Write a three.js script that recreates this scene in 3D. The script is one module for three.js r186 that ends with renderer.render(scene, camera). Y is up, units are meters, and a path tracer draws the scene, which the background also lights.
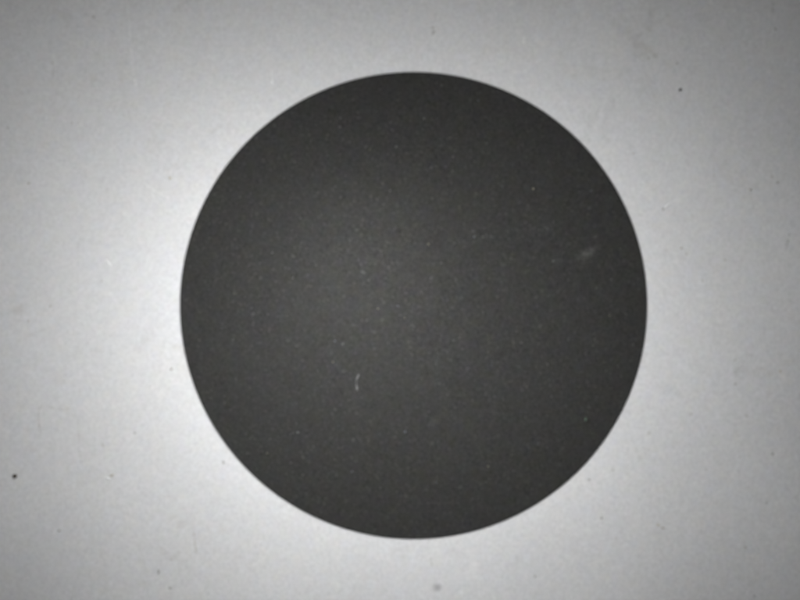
import * as THREE from 'three';
import { RoundedBoxGeometry } from 'three/addons/geometries/RoundedBoxGeometry.js';

// ------------------------------------------------------------------ camera, light, exposure
// A measuring microscope looks straight down on a white plate; the field is 15.25 mm wide.
const MM = 0.001, FIELD = 15.25 * MM, S = FIELD / 800;          // S: size of 1/800 of the field, in metres
const at = (u, v) => [(u - 400) * S, (v - 300) * S];           // field graduation -> x, z on the plate
const scene = new THREE.Scene();
scene.background = new THREE.Color(0, 0, 0);
const CAM_H = 12 * MM;
const camera = new THREE.PerspectiveCamera(2 * Math.atan((FIELD * 0.375) / CAM_H) * 180 / Math.PI, 4 / 3, 0.002, 1);
camera.position.set(0, CAM_H, 0);
camera.up.set(0, 0, -1);
camera.lookAt(0, 0, 0);
camera.focus = CAM_H - 0.5 * MM;
camera.userData.fStop = 16.5;
const renderer = new THREE.WebGLRenderer({ antialias: true });
renderer.toneMapping = THREE.LinearToneMapping;
renderer.toneMappingExposure = 1;
renderer.shadowMap.enabled = true;

// LED ring round the front of the microscope's lens, outside the field: twelve narrow beams crossing on the plate
const RING = { lamps: 12, x: -0.964 * MM, z: -0.934 * MM, r: 9.613 * MM, h: 12.5 * MM, aimX: -0.567 * MM, aimZ: -0.541 * MM, cross: -0.667, cone: 0.3294, candela: 0.00054 };
const output = q => 1 + 0.019 * Math.cos(q) - 0.426 * Math.sin(q) + 0.137 * Math.cos(2 * q) + 0.035 * Math.sin(2 * q);   // the lamps round the ring are not equally strong

// ------------------------------------------------------------------ helpers
let seed = 20240611;
const rnd = () => { seed |= 0; seed = seed + 0x6D2B79F5 | 0; let t = Math.imul(seed ^ seed >>> 15, 1 | seed); t = t + Math.imul(t ^ t >>> 7, 61 | t) ^ t; return ((t ^ t >>> 14) >>> 0) / 4294967296; };
const gauss = () => (rnd() + rnd() + rnd() + rnd() - 2) * 1.73;
const names = {};
const numbered = n => { const k = names[n] = (names[n] ?? -1) + 1; return k ? `${n}_${String(k).padStart(3, '0')}` : n; };
function tag(o, name, label, category, group, kind) {
  o.name = numbered(name);
  if (label) o.userData.label = label;
  if (category) o.userData.category = category;
  if (group) o.userData.group = group;
  if (kind) o.userData.kind = kind;
  o.traverse(m => { if (m.isMesh) { m.castShadow = true; m.receiveShadow = true; } });
  if (!o.parent) scene.add(o);
  return o;
}
// smooth value noise on a w x h grid of texels, cells of c texels
function noiseField(w, h, c) {
  const gw = Math.ceil(w / c) + 2, gh = Math.ceil(h / c) + 2, g = new Float32Array(gw * gh), out = new Float32Array(w * h);
  for (let i = 0; i < g.length; i++) g[i] = gauss();
  for (let y = 0; y < h; y++) {
    const fy = y / c, iy = fy | 0; let b = fy - iy; b = b * b * (3 - 2 * b);
    for (let x = 0; x < w; x++) {
      const fx = x / c, ix = fx | 0; let a = fx - ix; a = a * a * (3 - 2 * a);
      const k = iy * gw + ix;
      out[y * w + x] = (g[k] * (1 - a) + g[k + 1] * a) * (1 - b) + (g[k + gw] * (1 - a) + g[k + gw + 1] * a) * b;
    }
  }
  return out;
}
const enc = v => { v = Math.min(1, Math.max(0, v)); return Math.round(255 * (v <= 0.0031308 ? 12.92 * v : 1.055 * v ** (1 / 2.4) - 0.055)); };
function colourTexture(w, h, rgb) {
  const d = new Uint8Array(w * h * 4);
  for (let i = 0; i < w * h; i++) { d[4 * i] = enc(rgb[3 * i]); d[4 * i + 1] = enc(rgb[3 * i + 1]); d[4 * i + 2] = enc(rgb[3 * i + 2]); d[4 * i + 3] = 255; }
  const t = new THREE.DataTexture(d, w, h);
  t.colorSpace = THREE.SRGBColorSpace; t.magFilter = THREE.LinearFilter; t.minFilter = THREE.LinearFilter;
  t.wrapS = t.wrapT = THREE.MirroredRepeatWrapping; t.needsUpdate = true;
  return t;
}
// planar uv in the plane of the plate: u along x, v along z, one repeat = w x h metres
function planarUV(g, w, h) {
  const p = g.attributes.position, uv = new Float32Array(p.count * 2);
  for (let i = 0; i < p.count; i++) { uv[2 * i] = p.getX(i) / w + 0.5; uv[2 * i + 1] = p.getZ(i) / h + 0.5; }
  g.setAttribute('uv', new THREE.BufferAttribute(uv, 2));
  return g;
}

// ------------------------------------------------------------------ the white plate
{
  const W = 2048, H = 1536, w = 22 * MM, h = 16.5 * MM, px = w / W;
  const n1 = noiseField(W, H, 1.6), n2 = noiseField(W, H, 3.2), n3 = noiseField(W, H, 13), n4 = noiseField(W, H, 60), c1 = noiseField(W, H, 12), c2 = noiseField(W, H, 30), g1 = noiseField(W, H, 12), scuffN = noiseField(W, H, 9);
  const rgb = new Float32Array(W * H * 3), mark = new Float32Array(W * H), warm = new Float32Array(W * H);
  const toTexel = (u, v) => { const [x, z] = at(u, v); return [(x / w + 0.5) * W, (z / h + 0.5) * H]; };
  const k = S / px;                                             // texels per graduation
  // stain: a patch with a ragged outline; depth < 0 darkens the paint, > 0 is chalky
  function stain(u, v, ru, rv, turn, depth, brown = 0.3, ragged = 0.55) {
    const [cx, cy] = toTexel(u, v), R = Math.max(ru, rv) * k * 1.6, ca = Math.cos(turn), sa = Math.sin(turn);
    for (let y = Math.max(0, cy - R | 0); y < Math.min(H, cy + R); y++) for (let x = Math.max(0, cx - R | 0); x < Math.min(W, cx + R); x++) {
      const dx = (x - cx) / k, dy = (y - cy) / k, a = (dx * ca + dy * sa) / ru, b = (-dx * sa + dy * ca) / rv, i = y * W + x;
      const q = 1.15 - Math.sqrt(a * a + b * b) + ragged * 0.5 * scuffN[i];
      const m = Math.min(1, Math.max(0, q)); const s = m * m * (3 - 2 * m);
      mark[i] += depth * s; warm[i] += brown * Math.abs(depth) * s;
    }
  }
  // scratch: a broken hairline along a bent path
  function scratch(pts, width, depth, brown = 0.2) {
    for (let j = 0; j + 1 < pts.length; j++) {
      const [a, b] = [pts[j], pts[j + 1]], L = Math.hypot(b[0] - a[0], b[1] - a[1]), n = Math.max(1, Math.round(L / 1.2));
      for (let i = 0; i <= n; i++) if (rnd() < 0.8) stain(a[0] + (b[0] - a[0]) * i / n + gauss() * 0.25, a[1] + (b[1] - a[1]) * i / n + gauss() * 0.25, width * (0.7 + 0.6 * rnd()), width * (0.7 + 0.6 * rnd()), 0, 2.6 * depth * (0.4 + 0.7 * rnd()), brown, 0.3);
    }
  }
  // scuffs and stains of the plate
  stain(628, 34, 22, 9, 0.75, -0.035, 0.5, 1.1); stain(640, 52, 10, 16, 0.3, -0.028, 0.5, 1.1); stain(650, 18, 6, 18, 0.25, -0.035, 0.4, 1.1);
  stain(596, 70, 26, 7, 0.1, -0.03, 0.4, 1.1); stain(607, 115, 6, 26, 0.15, -0.03, 0.1, 1.0); stain(590, 128, 4, 22, 0.35, -0.025, 0.1, 0.9); stain(601, 112, 2.2, 7, 0.1, 0.05, 0, 0.6);
  stain(645, 88, 9, 16, 0.2, -0.025, 0.5, 1.1); stain(670, 66, 18, 3, 0.6, -0.025, 0.4, 1);
  scratch([[129, 12], [130, 40], [133, 70], [136, 88]], 0.8, 0.045, 0.3); scratch([[127, 0], [128, 14]], 0.7, 0.03);
  scratch([[40, 405], [38, 414], [39, 426], [41, 434]], 0.8, -0.07); scratch([[42, 406], [60, 409], [72, 408]], 0.8, -0.045, 0.5);
  scratch([[77, 418], [78, 430], [79, 450], [81, 463]], 0.8, -0.05); scratch([[194, 534], [195, 548], [196, 553]], 1.1, -0.06, 0.9);
  scratch([[773, 3], [772, 14]], 1.0, -0.09); scratch([[713, 164], [714, 176]], 0.9, -0.05, 0.8); scratch([[502, 576], [501, 586]], 0.9, -0.06);
  scratch([[786, 249], [789, 234]], 0.95, -0.14, 0.3); scratch([[52, 62], [53, 74]], 1.1, -0.07, 0.5); scratch([[524, 36], [523, 44]], 1.0, 0.08);
  scratch([[432, 34], [435, 30]], 1.4, -0.07, 0.3); scratch([[23, 338], [40, 331], [56, 326]], 0.8, -0.045, 0.5); scratch([[430, 558], [432, 566]], 1.0, -0.06);
  scratch([[145, 184], [160, 194], [170, 198]], 0.9, 0.05); scratch([[84, 345], [88, 343]], 1.1, -0.06);
  stain(436.5, 587, 6, 6, 0, -0.17, 0.05, 0.25);
  stain(180, 522, 9, 7, 0, -0.03, 1.2, 1); stain(165, 556, 20, 5, 0.1, -0.03, 0.6, 1.2); stain(174, 500, 10, 5, 0, -0.02, 1.2, 1); stain(121, 80, 5, 4, 0, -0.05, 0.5, 0.8); stain(94, 80, 10, 5, 0.3, -0.03, 0.5, 1);
  stain(703, 283, 5, 4, 0, 0.035, 0, 0.8); stain(709, 234, 6, 5, 0, 0.035, 0, 0.9); stain(155, 140, 8, 14, 0, -0.025, 0.9, 1.1); stain(100, 350, 16, 3, 0.2, -0.02, 0.4, 1.2); stain(753, 372, 26, 5, 0, -0.025, 0.8, 1.2); stain(735, 180, 20, 12, 0.5, -0.02, 0.4, 1.2);
  for (let i = 0; i < 150; i++) stain(-30 + 860 * rnd(), -20 + 640 * rnd(), 4 + 16 * rnd() ** 2, 2 + 6 * rnd(), 6.3 * rnd(), (rnd() < 0.8 ? -1 : 1) * (0.008 + 0.02 * rnd()), 1.0 * rnd(), 1.2);
  for (let i = 0; i < 120; i++) stain(-30 + 860 * rnd(), -20 + 640 * rnd(), 0.6 + 0.8 * rnd(), 0.6 + 0.8 * rnd(), 0, -0.03 - 0.06 * rnd(), 0.7 * rnd(), 0.3);
  for (let i = 0; i < W * H; i++) {
    const lum = 0.775 * (1 + 0.045 * n1[i] + 0.036 * n2[i] + 0.003 * n3[i] + 0.004 * n4[i] + 1.9 * mark[i]);
    const cw = 0.005 * c1[i] + 0.003 * c2[i] + warm[i] * 0.3, gm = 0.003 * g1[i];
    rgb[3 * i] = lum * (0.994 + cw - gm); rgb[3 * i + 1] = lum * (0.999 + gm + cw * 0.3); rgb[3 * i + 2] = lum * (1.006 - cw * 1.3 - gm);
  }
  const relief = new Uint8Array(W * H * 4);
  for (let i = 0; i < W * H; i++) { const v = Math.max(0, Math.min(255, 128 + 30 * n2[i] + 26 * n3[i] + 300 * mark[i])); relief.set([v, v, v, 255], 4 * i); }
  const bump = new THREE.DataTexture(relief, W, H); bump.magFilter = bump.minFilter = THREE.LinearFilter; bump.wrapS = bump.wrapT = THREE.MirroredRepeatWrapping; bump.needsUpdate = true;
  const m = new THREE.MeshPhysicalMaterial({ map: colourTexture(W, H, rgb), bumpMap: bump, bumpScale: 0.0012 * MM, roughness: 0.95, specularIntensity: 0.25 });
  const g = new RoundedBoxGeometry(70 * MM, 2 * MM, 54 * MM, 3, 0.4 * MM);
  g.translate(0, -1 * MM, 0);
  tag(new THREE.Mesh(planarUV(g, w, h), m), 'white_plate', 'flat white plate with faint scuffs under the dark disc', null, null, 'structure');
}

// ------------------------------------------------------------------ the dark disc
const DISC = { u: 413.5, v: 305.5, r: 233.2 * S, t: 0.022 * MM };
{
  const N = 1400, w = 2 * DISC.r * 1.02, [cx, cz] = at(DISC.u, DISC.v), k = S / (w / N);
  const n1 = noiseField(N, N, 2.1), n2 = noiseField(N, N, 4.5), n3 = noiseField(N, N, 40), cb = noiseField(N, N, 22), cg = noiseField(N, N, 24), n5 = noiseField(N, N, 9);
  const dust = new Float32Array(N * N), tint = new Float32Array(N * N);
  const toTexel = (u, v) => [N / 2 + (u - DISC.u) * k, N / 2 + (v - DISC.v) * k];
  function grain(u, v, r, amount, t = 0) {                      // one grain of pale powder in the surface
    const [x0, y0] = toTexel(u, v), R = r * k + 1.5;
    for (let y = Math.max(0, y0 - R | 0); y <= Math.min(N - 1, y0 + R); y++) for (let x = Math.max(0, x0 - R | 0); x <= Math.min(N - 1, x0 + R); x++) {
      const q = Math.min(1, Math.max(0, R - Math.hypot(x - x0, y - y0))), i = y * N + x; dust[i] += amount * q * (0.7 + 0.3 * n1[i]); tint[i] += t * amount * q;
    }
  }
  for (let i = 0; i < 8000; i++) { const a = 6.2832 * rnd(), d = 231 * Math.sqrt(rnd()), b = rnd(); grain(DISC.u + d * Math.cos(a), DISC.v + d * Math.sin(a), 0.3 + 0.6 * rnd() * rnd(), 0.06 + 1.15 * b * b * b * b, gauss() * 0.35); }
  for (let i = 0; i < 420; i++) { const a = 6.2832 * rnd(), d = 228 * Math.sqrt(rnd()); grain(DISC.u + d * Math.cos(a), DISC.v + d * Math.sin(a), 0.6 + 0.6 * rnd(), 0.15 + 0.55 * rnd() * rnd(), gauss() * 0.3); }
  // wiped smear of powder near the right-hand edge, and two small ones
  for (const [u, v, L, wd, n, am] of [[587, 253.5, 11.5, 5.2, 460, 0.11], [546, 228, 8, 4, 60, 0.11], [433, 422, 9, 4, 60, 0.12], [555, 262, 6, 4, 40, 0.11]])
    for (let i = 0; i < n; i++) { const a = gauss() * 0.5 * L, b = gauss() * 0.5 * wd; grain(u + a * 0.86 + b * 0.5, v - a * 0.5 + b * 0.86, 0.7, am); }
  const rgb = new Float32Array(N * N * 3), relief = new Uint8Array(N * N * 4);
  for (let i = 0; i < N * N; i++) {
    const lum = 0.0412 * (1 + 0.17 * n1[i] + 0.09 * n2[i] + 0.012 * n5[i] + 0.015 * n3[i] + Math.min(1.6, dust[i]));
    const b = 0.025 * cb[i] + 0.06 * tint[i], g = 0.01 * cg[i];
    rgb[3 * i] = lum * (1.0 - 0.2 * b - g); rgb[3 * i + 1] = lum * (1.0 - 0.25 * b + g); rgb[3 * i + 2] = lum * (0.96 + b);
    const v = Math.max(0, Math.min(255, 110 + 40 * n2[i] + 20 * n1[i] + 60 * dust[i])); relief.set([v, v, v, 255], 4 * i);
  }
  const bump = new THREE.DataTexture(relief, N, N); bump.magFilter = bump.minFilter = THREE.LinearFilter; bump.needsUpdate = true;
  const m = new THREE.MeshPhysicalMaterial({ map: colourTexture(N, N, rgb), bumpMap: bump, bumpScale: 0.0015 * MM, roughness: 0.95, specularIntensity: 0.1 });
  // turned profile with a softly rounded upper edge
  const R = DISC.r, t = DISC.t, e = 0.014 * MM, pts = [new THREE.Vector2(0, -0.004 * MM), new THREE.Vector2(R - 0.004 * MM, -0.004 * MM), new THREE.Vector2(R, 0.004 * MM)];
  for (let i = 0; i <= 8; i++) { const a = i / 8 * Math.PI / 2; pts.push(new THREE.Vector2(R - e + e * Math.cos(a), t - e + e * Math.sin(a))); }
  for (let i = 1; i <= 6; i++) pts.push(new THREE.Vector2((R - e) * (1 - i / 6), t));
  const g = planarUV(new THREE.LatheGeometry(pts, 256), w, w);
  const disc = new THREE.Mesh(g, m);
  disc.position.set(cx, 0, cz);
  tag(disc, 'dark_disc', 'large matte dark grey round disc lying on the white plate', 'disc');
}

// ------------------------------------------------------------------ grit, lint and motes
function lump(rx, ry, rz, rough) {                              // an irregular crumb, its lowest point at y = 0
  const g = new THREE.IcosahedronGeometry(1, 2), p = g.attributes.position, key = new Map();
  const a = [gauss(), gauss(), gauss()].map(v => v * 2), b = [rnd() * 6, rnd() * 6, rnd() * 6];
  let low = 1e9;
  for (let i = 0; i < p.count; i++) {
    const x = p.getX(i), y = p.getY(i), z = p.getZ(i), kk = [x, y, z].map(v => v.toFixed(3)).join();
    if (!key.has(kk)) key.set(kk, 1 + rough * (Math.sin(a[0] * x * 1.6 + b[0]) * 0.5 + Math.sin(a[1] * z * 1.9 + b[1]) * 0.4 + Math.sin((a[2] * y + x - z) * 2.3 + b[2]) * 0.3 + gauss() * 0.12));
    const s = key.get(kk); p.setXYZ(i, x * rx * s, y * ry * s, z * rz * s); low = Math.min(low, y * ry * s);
  }
  g.translate(0, -low - ry * 0.25, 0); g.computeVertexNormals();
  return g;
}
const grit = (c, rough = 0.95) => new THREE.MeshStandardMaterial({ color: new THREE.Color().setRGB(...c), roughness: rough });
const PLATE_Y = 0, TOP_Y = DISC.t;
function crumb(name, u, v, rx, rz, turn, colour, label, category, group, y = PLATE_Y, rough = 0.45) {
  const [x, z] = at(u, v), m = new THREE.Mesh(lump(rx * S, 0.55 * Math.min(rx, rz) * S, rz * S, rough), grit(colour));
  m.position.set(x, y, z); m.rotation.y = turn;
  return tag(m, name, label, category, group);
}
crumb('grit_speck', 679.7, 90, 1.5, 1.45, 0.3, [0.05, 0.05, 0.045], 'round black grit speck alone on the plate, away from the disc', 'grit', null, PLATE_Y, 0.25);
crumb('grit_speck', 15.2, 476, 2.1, 1.9, 0.5, [0.06, 0.05, 0.035], 'largest grit speck, ragged dark brown, on the white plate', 'grit', null, PLATE_Y, 0.32);
const brown = [0.34, 0.30, 0.23], grey = [0.38, 0.38, 0.36], pale = [0.53, 0.52, 0.49], buff = [0.58, 0.54, 0.44];
const own = {                                                    // specks that something sets apart
  '663,209': 'grey dust speck at the thick end of the curved white lint fibre', '159,572': 'upright elongated grey dust speck near a brownish stain on the plate',
  '170.5,588': 'slanted grey dust speck just below an upright elongated one', '171.5,559.5': 'pale dust speck just above an upright elongated grey one',
  '223.5,462': 'grey dust speck on the plate close outside the bright-lit disc edge', '172,369': 'pale dust speck almost touching the bright-lit edge of the dark disc',
  '657.5,524.5': 'buff crumb, longer of two crumbs lying nearly end to end', '663,528': 'brown crumb, shorter of two crumbs lying nearly end to end',
  '681.5,248': 'brown dust speck, darkest of a loose trio beside the disc', '666.3,250.5': 'pale dust speck of a loose trio, closest to the disc edge', '686.5,254': 'pale slanted dust speck of a loose trio, farthest from the disc edge',
  '777.5,182.5': 'round grey dust speck right beside a paler upright one', '772,177': 'pale upright dust speck right beside a rounder grey one',
  '103,445': 'thin slanting pale dust sliver on the plate', '677,63.5': 'small grey dust speck above the round black grit speck', '589,479.5': 'flat wide grey dust speck just outside the lower rim of the disc',
};
// the fainter specks of the plate: place, half length, half width, turn, colour
for (const [u, v, a, b, t, c] of [
  [735, 384, 1.1, 1.1, 0, grey], [663, 209, 1.2, 1.6, 0.3, grey], [681.5, 248, 1.1, 1.0, 0, brown], [666.3, 250.5, 0.9, 1.0, 0, pale], [686.5, 254, 1.2, 0.9, 0.5, pale],
  [725, 260, 1.1, 1.0, 0, pale], [702.5, 281, 1.2, 1.3, 0, pale], [749.5, 190, 1.3, 1.2, 0, pale], [777.5, 182.5, 1.1, 1.3, 0, grey], [772, 177, 0.9, 1.6, 0.2, pale],
  [633, 153.5, 1.2, 0.9, 0.2, pale], [648.5, 59, 0.9, 1.7, 0.2, pale], [677, 63.5, 1.0, 1.1, 0, grey], [775, 29.5, 1.2, 1.1, 0, grey], [159, 572, 1.1, 2.6, 0.1, grey],
  [170.5, 588, 1.9, 1.1, 0.3, grey], [171.5, 559.5, 1.1, 1.1, 0, pale], [60, 530, 1.6, 1.5, 0, pale], [223.5, 462, 1.2, 1.8, 0.2, grey], [172, 369, 1.1, 1.3, 0, pale],
  [51, 306, 1.4, 1.3, 0, pale], [29, 321, 1.2, 1.2, 0, pale], [102, 281, 1.0, 1.1, 0, pale], [94, 17, 1.2, 1.3, 0, pale], [20, 34.5, 1.1, 0.9, 0, grey],
  [72, 123, 1.4, 0.9, 0.3, pale], [8, 128, 1.1, 0.9, 0, grey], [29, 183.5, 1.1, 1.6, 0, pale], [170, 178, 1.4, 1.0, 0.4, buff], [135, 433, 1.3, 1.0, 0.4, grey], [103, 445, 0.8, 2.4, -0.5, pale],
  [589, 479.5, 1.6, 0.9, 0.2, grey], [601.5, 518, 1.1, 1.3, 0, grey], [616, 538, 1.0, 1.2, 0, pale], [657.5, 524.5, 1.9, 0.9, 0.4, buff], [663, 528, 1.5, 0.9, 0.2, brown],
  [772.5, 454, 1.2, 1.1, 0, grey], [746, 415.5, 1.5, 1.0, 0.3, pale], [740, 457, 1.0, 1.0, 0, pale], [706, 469.5, 1.1, 0.9, 0, pale], [766, 502.5, 1.1, 1.0, 0, grey],
  [745, 547, 1.0, 1.2, 0, pale], [613, 470, 1.1, 0.9, 0, pale], [649, 433, 1.2, 0.9, 0, pale], [691, 414, 1.1, 1.1, 0, pale], [735, 360, 1.0, 1.0, 0, pale], [780, 371, 1.5, 0.9, 0.8, buff], [754, 596, 1.2, 1.1, 0, grey], [535, 576, 0.9, 1.5, 0, pale], [692, 216, 0.9, 1.0, 0, pale], [433, 28, 0.9, 1.3, 0.4, pale]])
  crumb('dust_speck', u, v, a * 0.85, b * 0.85, -t, c, own[`${u},${v}`] ?? 'tiny faint lone dust speck on the bare white plate, no fibre beside it', 'dust', 'faint dust specks on the plate');

// pale motes on the disc
const ownMote = { '343,344': 'larger of two pale dust motes lying close together on the disc', '335,341': 'smaller of two pale dust motes lying close together on the disc', '333,362': 'pale dust mote just below a close pair, near the lint fibre', '609.5,315.5': 'pale dust mote closest to the rim of the dark disc', '553,261': 'pale dust mote beside the faint wiped smear on the disc' };
const moteTint = [[0.18, 0.18, 0.18], [0.19, 0.18, 0.14], [0.15, 0.16, 0.19]];
[[396, 147, 1.0], [428.5, 244.5, 1.0], [474, 237, 0.9], [441, 263, 0.8], [378, 309, 0.9], [398, 306, 0.8], [343, 344, 1.0], [405, 318, 0.8], [335, 341, 0.9], [293, 278, 0.7], [333, 362, 0.8],
  [436.5, 557 - 75, 0.8], [298, 432, 1.0], [267.5, 453, 0.9], [405, 431.5, 1.1], [390, 191, 0.7], [609.5, 315.5, 0.9], [478, 101, 0.8], [424, 119, 0.8], [370, 150, 0.7], [591, 191, 0.8], [553, 261, 0.9], [488, 466, 0.8], [352, 471, 0.8], [272.5, 253, 0.8]]
  .forEach(([u, v, r], i) => crumb('dust_mote', u, v, r * 0.75, r * 0.7, i, moteTint[i % 3], ownMote[`${u},${v}`] ?? 'tiny pale lone dust mote resting on the dark disc', 'dust', 'pale dust motes on the dark disc', TOP_Y, 0.35));
crumb('dust_mote', 533, 189.3, 1.0, 0.95, 0, [0.3, 0.28, 0.21], 'brightest cream dust mote on the dark disc', 'dust', null, TOP_Y, 0.3);
crumb('green_flake', 585.3, 419, 0.8, 2.0, -0.15, [0.11, 0.16, 0.12], 'small elongated greenish flake on the dark disc', 'flake', null, TOP_Y, 0.35);

// fibres: tapered bent tubes lying on a surface
function fibre(name, pts, radii, colour, label, y, category = 'lint') {
  const o = pts[0], P = pts.map(([u, v]) => new THREE.Vector3((u - o[0]) * S, 0, (v - o[1]) * S)), curve = new THREE.CatmullRomCurve3(P), n = 28;
  const g = new THREE.TubeGeometry(curve, n, 1, 8), p = g.attributes.position;
  for (let i = 0; i <= n; i++) {
    const c = curve.getPointAt(i / n), f = i / n * (radii.length - 1), j = Math.min(radii.length - 2, f | 0), r = (radii[j] + (radii[j + 1] - radii[j]) * (f - j)) * S * (category === 'lint' && y === 0 ? 1.15 : 1);
    for (let q = 0; q <= 8; q++) { const s = i * 9 + q; p.setXYZ(s, c.x + (p.getX(s) - c.x) * r, r * 0.3 + (p.getY(s) - c.y) * r * 0.4, c.z + (p.getZ(s) - c.z) * r); }
  }
  g.computeVertexNormals();
  const m = new THREE.Mesh(g, grit(colour)), [x, z] = at(...o);
  m.position.set(x, y, z);
  return tag(m, name, label, category);
}
fibre('lint_fibre', [[359.5, 373.5], [357.6, 377], [356.2, 380.5], [356.6, 385], [357.4, 390.3]], [0.1, 0.6, 0.85, 0.35, 0.15, 0.2, 0.7, 1.05, 0.5], [0.16, 0.16, 0.16], 'short pale kinked lint fibre lying on the dark disc', TOP_Y);
const white = [0.96, 0.97, 0.97];
fibre('lint_fibre', [[271.4, 70.5], [271.6, 75], [272.0, 80], [272.3, 84.5]], [0.3, 0.7, 0.4, 0.55, 1.1, 0.5], white, 'short straight white lint fibre on the plate near the disc edge', PLATE_Y);
fibre('lint_fibre', [[105.5, 259], [108, 262.5], [111, 265.8]], [0.3, 0.6, 0.95, 0.4], white, 'short slanting white lint sliver on the bare white plate', PLATE_Y);
fibre('lint_fibre', [[105.6, 477.2], [108, 478.4], [111, 477.8]], [0.4, 1.1, 0.9, 0.3], white, 'stubby white lint sliver against a small brown crumb on the plate', PLATE_Y);
crumb('grit_speck', 111.6, 475.4, 1.8, 0.9, 0.4, [0.46, 0.43, 0.36], 'small brown crumb against a stubby white lint sliver', 'grit', null);
fibre('lint_fibre', [[663.8, 210.5], [665.8, 207], [669.5, 203.6], [676, 200]], [0.4, 0.95, 0.6, 0.25, 0.3], white, 'curved white lint fibre on the plate beside a grey dust speck', PLATE_Y);

// ------------------------------------------------------------------ the microscope's LED ring
{
  const ring = new THREE.Group();
  ring.position.set(RING.x, RING.h, RING.z);
  const sh = new THREE.Shape(); sh.absarc(0, 0, 13 * MM, 0, Math.PI * 2); const hole = new THREE.Path(); hole.absarc(0, 0, 8 * MM, 0, Math.PI * 2, true); sh.holes.push(hole);
  const hg = new THREE.ExtrudeGeometry(sh, { depth: 4 * MM, bevelEnabled: true, bevelSize: 0.3 * MM, bevelThickness: 0.3 * MM, bevelSegments: 2, curveSegments: 48 });
  hg.rotateX(-Math.PI / 2); hg.translate(0, 1.2 * MM, 0);
  const housing = new THREE.Mesh(hg, new THREE.MeshStandardMaterial({ color: new THREE.Color().setRGB(0.02, 0.02, 0.02), roughness: 0.6 }));
  housing.name = 'housing'; ring.add(housing);
  const glow = new THREE.MeshStandardMaterial({ color: 0xffffff, emissive: 0xffffff, emissiveIntensity: 0.5, roughness: 0.4 });
  for (let i = 0; i < RING.lamps; i++) {
    const q = i * 2 * Math.PI / RING.lamps, x = RING.r * Math.cos(q), z = RING.r * Math.sin(q);
    const led = new THREE.Mesh(new THREE.SphereGeometry(0.9 * MM, 20, 10, 0, Math.PI * 2, Math.PI / 2, Math.PI / 2), glow);
    led.position.set(x, 0.95 * MM, z); led.name = 'led'; ring.add(led);
    const lamp = new THREE.SpotLight(0xffffff, RING.candela * output(q), 0, RING.cone, 1, 2);
    lamp.position.set(RING.x + x, RING.h, RING.z + z);
    lamp.target.position.set(RING.aimX + RING.cross * x, 0, RING.aimZ + RING.cross * z);
    lamp.castShadow = true; lamp.shadow.radius = 0.05; lamp.shadow.mapSize.set(1024, 1024); lamp.shadow.camera.near = 0.004; lamp.shadow.camera.far = 0.1; lamp.shadow.bias = -0.0005;
    lamp.name = 'led_beam'; scene.add(lamp, lamp.target);
  }
  tag(ring, 'ring_light', 'black ring light with twelve white lamps above the plate', 'ring light');
}

renderer.render(scene, camera);
